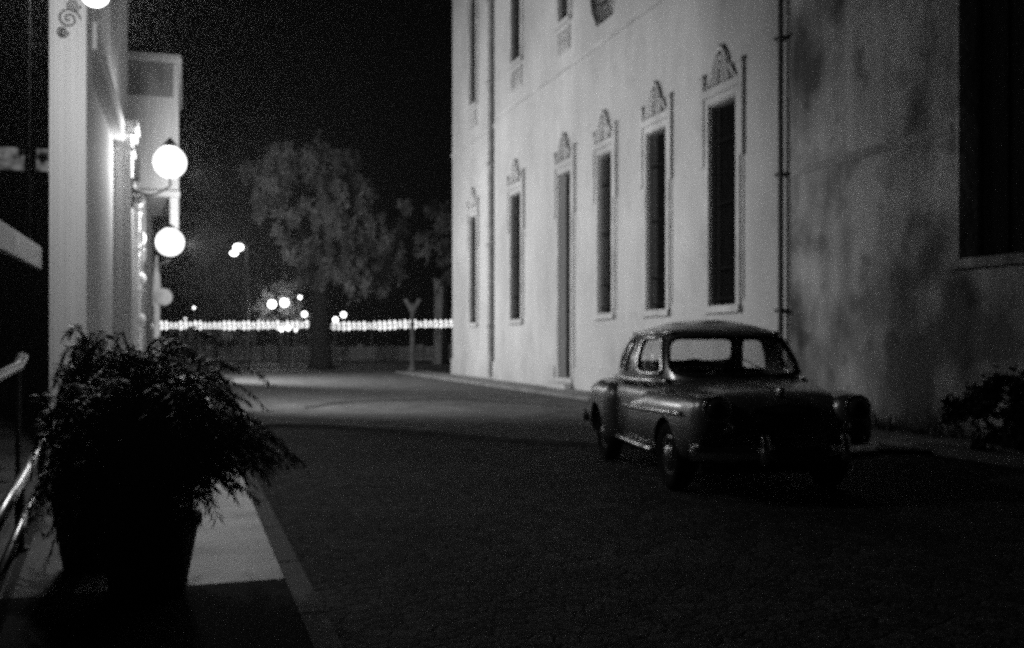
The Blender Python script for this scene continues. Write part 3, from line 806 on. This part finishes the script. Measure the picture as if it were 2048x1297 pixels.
# ------------------------------------------------------------------ potted plant
RV = Vector((CT, -ST, 0))
def potted_plant(label, pc, hs, seed, n_round, n_plume, n_low, wide):
    rnd = random.Random(seed)
    pt = thing('potted_plant', label, 'plant', tuple(pc), 0, 'potted ferns on the sidewalk')
    bm = NB(); lathe(bm, [(r * 1.1, .12 + (z - .12) * hs) for r, z in ((.16, .12), (.17, .13), (.20, .4), (.232, .70), (.25, .71), (.25, .79), (.222, .79), (.215, .72), (.001, .72))], pc.x, pc.y, 32); P('pot', bm, 'pot', pt, True)
    zs = .12 + .60 * hs
    bm = NB(); lathe(bm, [(.001, zs - .02), (.208, zs + .015), (.001, zs + .04)], pc.x, pc.y, 20); P('soil', bm, 'soil', pt)
    verts, faces = [], []
    bm = NB()
    def frond(base, az, length, rise, droop, leaf, dens):
        d = Vector((math.cos(az), math.sin(az), 0))
        if d.dot(RV) > .2: droop = min(droop, rise + .02 + max(0, base.z - .80))
        N = 12; pts = []
        for i in range(N + 1):
            s = i / N
            pts.append(base + d * length * (s ** 1.1) + Vector((0, 0, rise * math.sin(min(1.0, s * 1.25) * math.pi / 2) - droop * s ** 2.4)))
        tube(bm, pts, [.005 * (1 - .8 * i / N) for i in range(N + 1)], 4)
        for i in range(1, N):
            tan = (pts[i+1] - pts[i]).normalized()
            sd = tan.cross(Vector((0, 0, 1)))
            if sd.length < .1: sd = Vector((1, 0, 0))
            sd.normalize()
            for sgn in (-1, 1):
                for j in range(dens):
                    p = pts[i].lerp(pts[i+1], rnd.random())
                    L = leaf * (1 - .45 * i / N) * rnd.uniform(.6, 1.25)
                    dir_ = (sd * sgn * rnd.uniform(.4, 1) + tan * rnd.uniform(.3, .9) + Vector((0, 0, rnd.uniform(-.5, .25)))).normalized()
                    wv = dir_.cross(Vector((rnd.gauss(0, .4), rnd.gauss(0, .4), 1))).normalized() * L * .06
                    e = p + dir_ * L + Vector((0, 0, -.15 * L)); m_ = p + dir_ * L * .5
                    k = len(verts)
                    verts.extend([p, m_ + wv, e, m_ - wv]); faces.append((k, k+1, k+2, k+3))
    top = zs - .08; k = 1.22
    for i in range(n_round):
        az = rnd.uniform(0, 2 * math.pi)
        base = pc + Vector((rnd.gauss(0, .10), rnd.gauss(0, .10), top + rnd.random() ** .8 * .50))
        frond(base, az, k * rnd.uniform(.2, .46) * wide * (1 if Vector((math.cos(az), math.sin(az), 0)).dot(RV) > -.3 else .55), rnd.uniform(.10, .58), rnd.uniform(.1, .5), .10, 6)
    for i in range(n_plume):                                              # long plumes to the street side
        az = -math.radians(YAW) + rnd.gauss(0, .55)
        frond(pc + Vector((rnd.gauss(.04, .06), rnd.gauss(0, .06), top + .22 + rnd.random() * .25)), az, k * rnd.uniform(.34, .62), rnd.uniform(.12, .45), rnd.uniform(.3, .75), .10, 6)
    for i in range(n_low):                                                # close low fronds that hide the rim
        frond(pc + Vector((rnd.gauss(0, .08), rnd.gauss(0, .08), top)), rnd.uniform(1.0, 5.2), k * rnd.uniform(.12, .28), rnd.uniform(.1, .3), rnd.uniform(.2, .5), .10, 5)
    me = bpy.data.meshes.new('fronds'); me.from_pydata(verts, [], faces); me.materials.append(M['plantleaf'])
    o = bpy.data.objects.new('fronds', me); C.objects.link(o); o.parent = pt; o.matrix_parent_inverse = pt.matrix_basis.inverted()
    P('stems', bm, 'plantleaf', pt)
potted_plant('nearer bushy dark potted fern with long arching fronds towards the street', Vector((-.19, 5.62, .12)), .62, 11, 300, 70, 80, 1.0)
potted_plant('farther dark potted fern half hidden behind the nearer one beside the low rail', Vector((-.50, 6.40, .12)), .70, 5, 200, 0, 50, .66)

# ------------------------------------------------------------------ the parked car (local: y runs from the front bumper to the tail)
fx = Vector((5.22, 7.90, 0))
car = thing('parked_car', 'black vintage saloon car with chrome trim parked by the stained wall', 'car', tuple(fx), R(-9.4))
car.scale = (1.13, 1.05, 1.06)
def se(w, n, t): 
    c = math.cos(t); s = math.sin(t)
    return (w * math.copysign(abs(c) ** (2 / n), c), math.copysign(abs(s) ** (2 / n), s))
def ring(y, cx, hw, z0, z1, n=4.0, N=32, dy=0.0):
    out = []
    for k in range(N):
        t = 2 * math.pi * k / N
        a, b = se(hw, n, t)
        out.append((cx + a, y + dy * abs(b), (z0 + z1) / 2 + b * (z1 - z0) / 2))
    return out
def interp(tab, y):
    for (a, b) in zip(tab, tab[1:]):
        if a[0] <= y <= b[0]:
            u = (y - a[0]) / (b[0] - a[0]); u = u * u * (3 - 2 * u) * .5 + u * .5
            return [p + (q - p) * u for p, q in zip(a[1:], b[1:])]
    return tab[-1][1:]
def lofted(tab, cx_fn=None, n=4.0, steps=48):
    y0, y1 = tab[0][0], tab[-1][0]
    bm = NB(); rings = []
    for i in range(steps + 1):
        y = y0 + (y1 - y0) * i / steps
        v = interp(tab, y)
        rings.append(ring(y, v[0], v[1], v[2], v[3], n))
    loft(bm, rings)
    return bm
def cut(o, cutters):
    for c in cutters:
        m = o.modifiers.new('cut', 'BOOLEAN'); m.operation = 'DIFFERENCE'; m.object = c; m.solver = 'EXACT'
    dg = bpy.context.evaluated_depsgraph_get()
    me = bpy.data.meshes.new_from_object(o.evaluated_get(dg))
    o.modifiers.clear(); o.data = me
    for p in me.polygons: p.use_smooth = True
    try: me.set_sharp_from_angle(angle=R(40))
    except Exception: pass
FW, RW = .80, 3.28
def arch(y, sx):
    bm = NB(); lathe(bm, [(.37, .34), (.37, 1.2)], y, .31, 32, 'x')
    if sx < 0: bmesh.ops.scale(bm, vec=(-1, 1, 1), verts=bm.verts)
    bmesh.ops.recalc_face_normals(bm, faces=bm.faces)
    me = bpy.data.meshes.new('cutter'); bm.to_mesh(me); bm.free()
    o = bpy.data.objects.new('cutter', me); C.objects.link(o); return o
cutters = [arch(y, s) for y in (FW, RW) for s in (-1, 1)]
body = lofted([(.03, 0, .46, .42, .74), (.08, 0, .56, .34, .86), (.25, 0, .62, .28, .945), (.7, 0, .66, .27, 1.0), (1.0, 0, .72, .26, 1.02), (1.3, 0, .76, .25, 1.03),
               (2.7, 0, .76, .25, 1.03), (3.3, 0, .70, .26, 1.02), (3.75, 0, .60, .28, .93), (4.05, 0, .47, .32, .78), (4.2, 0, .28, .4, .62)], n=4.5)
body = obj('body', body, 'paint'); cut(body, cutters); body.parent = car
for s in (-1, 1):
    f = lofted([(-.02, s*.60, .06, .62, .78), (.01, s*.60, .13, .52, .87), (.10, s*.60, .18, .40, .91), (.4, s*.60, .205, .30, .93), (.9, s*.60, .21, .28, .925), (1.5, s*.61, .19, .28, .92),
                (2.1, s*.62, .15, .28, .84), (2.6, s*.64, .10, .28, .76), (2.7, s*.66, .05, .29, .70)], n=3.0)
    f = obj('front_fender', f, 'paint'); cut(f, cutters); f.parent = car
    f = lofted([(2.72, s*.68, .06, .32, .78), (2.76, s*.68, .16, .27, .86), (2.9, s*.68, .185, .26, .93), (3.3, s*.68, .19, .26, .95), (3.7, s*.66, .18, .28, .90), (4.0, s*.63, .15, .34, .80), (4.15, s*.6, .10, .42, .70), (4.2, s*.58, .05, .5, .62)], n=3.4)
    f = obj('rear_fender', f, 'paint'); cut(f, cutters); f.parent = car
for c in cutters: bpy.data.objects.remove(c)
bm = NB(); bx(bm, -.6, .6, .35, 3.9, .2, .27); bx(bm, -.33, .33, .3, 3.9, .22, .6); obj('chassis', bm, 'paintlow', car)
# greenhouse surface
ZB0, ZR0 = 1.0, 1.47
YC = 2.10
def gs(t, v, off=0.0):
    """point of the cabin skin, t round the car, v from beltline to roof edge"""
    hw = .75 + (.63 - .75) * v + .035 * math.sin(math.pi * v)
    n = 3.4
    cb, sb = math.cos(t), math.sin(t)
    x = math.copysign(abs(cb) ** (2 / n), cb); yy = math.copysign(abs(sb) ** (2 / n), sb)
    lf = 1.10 + (.66 - 1.10) * v + .03 * math.sin(math.pi * v)          # forward half-length: raked screen
    lr = 1.12 + (.70 - 1.12) * v + .09 * math.sin(math.pi * v)
    yc = YC
    return Vector((x * (hw + off), yc + yy * ((lf if yy < 0 else lr) + off), ZB0 + (ZR0 - ZB0) * v))
D2 = R
wins = [('windscreen', -90, 45, .50, .40), ('side_window', -20.5, 17.0, .50, .38), ('side_window', 19.5, 16.0, .50, .38),
        ('side_window', 200.5, 17.0, .50, .38), ('side_window', 160.5, 16.0, .50, .38), ('rear_window', 90, 43, .60, .30)]
def inwin(td, v, wn, grow=1.0):
    d = (td - wn[1] + 180) % 360 - 180
    return abs(d / (wn[2] * grow)) ** 5 + abs((v - wn[3]) / (wn[4] * grow)) ** 5 < 1
NT, NV = 360, 36
bm = NB()
grid = [[bm.verts.new(gs(R(i * 360 / NT), j / NV)) for i in range(NT)] for j in range(NV + 1)]
for j in range(NV):
    for i in range(NT):
        td = (i + .5) * 360 / NT; v = (j + .5) / NV
        if any(inwin(td, v, wn) for wn in wins): continue
        k = (i + 1) % NT
        bm.faces.new((grid[j][i], grid[j][k], grid[j+1][k], grid[j+1][i]))
last = grid[-1]
for sN in range(1, 13):
    s = 1 - sN / 12
    if s > 0:
        cur = []
        for i in range(NT):
            p = gs(R(i * 360 / NT), 1)
            cur.append(bm.verts.new((p.x * s, YC + (p.y - YC) * s, ZR0 + .135 * (1 - s ** 2.1))))
        for i in range(NT):
            k = (i + 1) % NT; bm.faces.new((last[i], last[k], cur[k], cur[i]))
        last = cur
    else:
        c = bm.verts.new((0, YC, ZR0 + .135))
        for i in range(NT): bm.faces.new((last[i], last[(i+1) % NT], c))
roof = obj('cabin', bm, 'paint', car, smooth=True)
sm = roof.modifiers.new('thick', 'SOLIDIFY'); sm.thickness = .025; sm.offset = -1
for wn in wins:
    bm = NB(); NX, NY = 40, 16
    g = {}
    for j in range(NY + 1):
        for i in range(NX + 1):
            td = wn[1] + wn[2] * 1.02 * (2 * i / NX - 1); v = wn[3] + wn[4] * 1.03 * (2 * j / NY - 1)
            g[i, j] = bm.verts.new(gs(R(td), v, -.012))
    for j in range(NY):
        for i in range(NX):
            td = wn[1] + wn[2] * 1.02 * (2 * (i + .5) / NX - 1); v = wn[3] + wn[4] * 1.03 * (2 * (j + .5) / NY - 1)
            if inwin(td, v, wn, 1.04): bm.faces.new((g[i, j], g[i+1, j], g[i+1, j+1], g[i, j+1]))
    loose = [v for v in bm.verts if not v.link_faces]
    bmesh.ops.delete(bm, geom=loose, context='VERTS')
    go = obj(wn[0], bm, 'carglass', car, smooth=True)
    pts = []
    for k in range(64):
        a = 2 * math.pi * k / 64
        ca, sa = math.cos(a), math.sin(a)
        pts.append(gs(R(wn[1] + wn[2] * math.copysign(abs(ca) ** .4, ca)), wn[3] + wn[4] * math.copysign(abs(sa) ** .4, sa), .004))
    bm = NB(); tube(bm, pts, .024 if wn[0] == 'side_window' else .018, 8, closed=True)
    obj('window_trim', bm, 'chrometrim' if wn[0] == 'side_window' else 'paintlow', go, smooth=True)
# trims
for s in (-1, 1):
    bm = NB()
    tube(bm, [gs(R(a if s > 0 else 180 - a), -.03, .035) for a in range(-44, 56, 4)], .034, 8)
    obj('belt_moulding', bm, 'chrometrim', car, True)
    bm = NB(); tube(bm, [gs(R(a if s > 0 else 180 - a), .985, .02) for a in range(-52, 60, 4)], .02, 8); obj('drip_rail', bm, 'chrometrim', car, True)
    bm = NB(); pts = [(s * x, y, z) for x, y, z in ((.795, .30, .735), (.815, .6, .735), (.822, .9, .73), (.812, 1.4, .715), (.785, 2.0, .70), (.752, 2.5, .685))]
    tube(bm, pts, .024, 8); obj('side_strip', bm, 'chrometrim', car, True)
    bm = NB(); tube(bm, [(s * .80, 1.2, .33), (s * .79, 1.8, .33), (s * .765, 2.4, .33), (s * .75, 2.68, .33)], .032, 8); obj('sill_strip', bm, 'chrometrim', car, True)
    bm = NB(); lathe(bm, [(.001, -.075), (.05, -.07), (.085, -.05), (.095, -.02)], s * .60, .80, 24, 'y'); hl = obj('headlight', bm, 'lens', car, True)
    bm = NB(); tube(bm, [(s*.60 + .102 * math.cos(a * .2618), -.02, .80 + .102 * math.sin(a * .2618)) for a in range(24)], .016, 8, closed=True); obj('headlight_rim', bm, 'chrome', hl, True)
    bm = NB(); lathe(bm, [(.001, -.05), (.03, -.045), (.042, -.02), (.045, .03)], s * .50, .635, 16, 'y'); obj('parking_light', bm, 'chrome', car, True)
    bm = NB(); ball(bm, (s * .745, 4.02, .66), .045, 12, 1, 1, 1.4); obj('tail_light', bm, 'chrome', car, True)
    for yy in (1.7, 2.4):
        bm = NB(); tube(bm, [(s * .70, yy, .93), (s * .745, yy, .935), (s * .745, yy + .13, .935), (s * .72, yy + .14, .935)], .013, 6); obj('door_handle', bm, 'chrome', car, True)
    bm = NB(); tube(bm, [(s*.25, .93, 1.045), (s*.2, 1.02, 1.10), (s*.05, 1.13, 1.2)], .007, 5); obj('wiper', bm, 'iron', car)
# door seams as thin gaps standing slightly proud (rubber edge)
# bumpers
def bumper(y, z, curve, name):
    bm = NB(); rings = []
    for i in range(25):
        t = i / 12 - 1
        x = .80 * t; yy = y + curve * abs(t) ** 2.5
        rings.append([(x, yy + dy, z + dz) for dy, dz in ((0, -.07), (-.035, -.04), (-.05, 0), (-.035, .04), (0, .07), (.01, .06), (.01, -.06))])
    loft(bm, rings)
    return obj(name, bm, 'chrome', car, True)
bf = bumper(-.15, .43, .20, 'front_bumper')
for x in (-.27, .40):
    bm = NB()
    loft(bm, [[(x + a * .035, -.20 + b * .035 - e, z) for a, b in ((-1, 1), (-1.1, 0), (-.6, -1), (.6, -1), (1.1, 0), (1, 1))] for z, e in ((.34, 0), (.40, .02), (.48, .025), (.56, .01), (.59, -.01))])
    obj('overrider', bm, 'chrome', bf, True)
rb = bumper(-4.36, .45, .16, 'rear_bumper'); rb.scale = (1, -1, 1)
bm = NB(); bx(bm, -.20, .26, -.235, -.225, .36, .50); obj('number_plate', bm, 'plate', bf)
# grille
bm = NB()
for k in range(7):
    z = .42 + k * .055; wv = .34 - .012 * k
    tube(bm, [(-wv, .05, z), (-wv * .5, .03, z), (0, .02, z), (wv * .5, .03, z), (wv, .05, z)], .012, 6)
gr = obj('grille', bm, 'iron', car, True)
bm = NB(); tube(bm, [(-.37, .05, .40), (-.37, .05, .60), (-.27, .05, .79), (0, .05, .83), (.27, .05, .79), (.37, .05, .60), (.37, .05, .40)], .014, 8); obj('grille_surround', bm, 'iron', gr, True)
# bonnet mascot and centre strip
bm = NB(); tube(bm, [(0, .10, .90), (0, .2, .955), (0, .3, .975), (0, .42, .985)], [.03, .022, .016, .008], 8); ball(bm, (0, .13, .95), .03, 8, 1, 2, 1.2); obj('bonnet_mascot', bm, 'chrome', car, True)
# wheels
def wheel(y, s):
    bm = NB(); x0 = s * .80
    prof = [(.19, -.07), (.235, -.085), (.29, -.085), (.315, -.06), (.32, 0), (.315, .06), (.29, .08), (.235, .08), (.19, .05)]
    lathe(bm, [(r, s * (.70 + h)) for r, h in prof], y, .32, 32, 'x')
    wl = obj('wheel', bm, 'tyre', car, True)
    bm = NB(); lathe(bm, [(r, s * (.70 + h)) for r, h in ((.195, .03), (.19, .055), (.16, .05), (.12, .03), (.001, .03))], y, .32, 32, 'x'); obj('rim', bm, 'paint', wl, True)
    bm = NB(); lathe(bm, [(r, s * (.70 + h)) for r, h in ((.125, .04), (.115, .065), (.07, .085), (.03, .092), (.001, .094))], y, .32, 24, 'x'); obj('hubcap', bm, 'chrome', wl, True)
for y in (FW, RW):
    for s in (-1, 1): wheel(y, s)
# cabin inside
for x in (-.30, .30):
    bm = NB(); rings = []
    loft(bm, [ring(1.9, x, .25, .98, 1.07, 4, 20), ring(1.95, x, .26, .96, 1.10, 4, 20), ring(2.03, x, .25, .96, 1.09, 4, 20), ring(2.06, x, .22, .98, 1.06, 4, 20)]); obj('front_seat', bm, 'seat', car, True)
bm = NB(); loft(bm, [ring(2.70, 0, .5, .98, 1.05, 4, 24), ring(2.77, 0, .53, .96, 1.08, 4, 24), ring(2.89, 0, .52, .96, 1.07, 4, 24)]); obj('rear_seat', bm, 'seat', car, True)
bm = NB()
c0 = Vector((-.30, 1.42, 1.03))
tube(bm, [c0 + Vector((.19 * math.cos(a * .2618), .09 * math.sin(a * .2618), .165 * math.sin(a * .2618))) for a in range(24)], .012, 6, closed=True)
for a in (0, math.pi, -math.pi / 2): tube(bm, [c0, c0 + Vector((.19 * math.cos(a), .09 * math.sin(a), .165 * math.sin(a)))], .01, 5)
tube(bm, [c0, c0 + Vector((0, -.25, -.15))], .018, 6)
obj('steering_wheel', bm, 'seat', car)

# ------------------------------------------------------------------ air
bm = NB(); bx(bm, -155, 155, -35, 265, -1.2, 24)  # haze volume added to give the lamps a soft halo
hz = bpy.data.materials.new('glow_haze'); hz.use_nodes = True
nt = hz.node_tree; nt.nodes.remove(nt.nodes['Principled BSDF'])
v = nt.nodes.new('ShaderNodeVolumePrincipled'); v.inputs['Color'].default_value = (.9, .9, .9, 1)
v.inputs['Density'].default_value = .0006; v.inputs['Anisotropy'].default_value = .8
v.inputs['Density Attribute'].default_value = ''
nt.links.new(v.outputs[0], nt.nodes['Material Output'].inputs['Volume'])
o = obj('haze', bm, hz); o['kind'] = 'stuff'; o['label'] = 'thin haze added for a glow around the lamps'; o['category'] = 'haze'
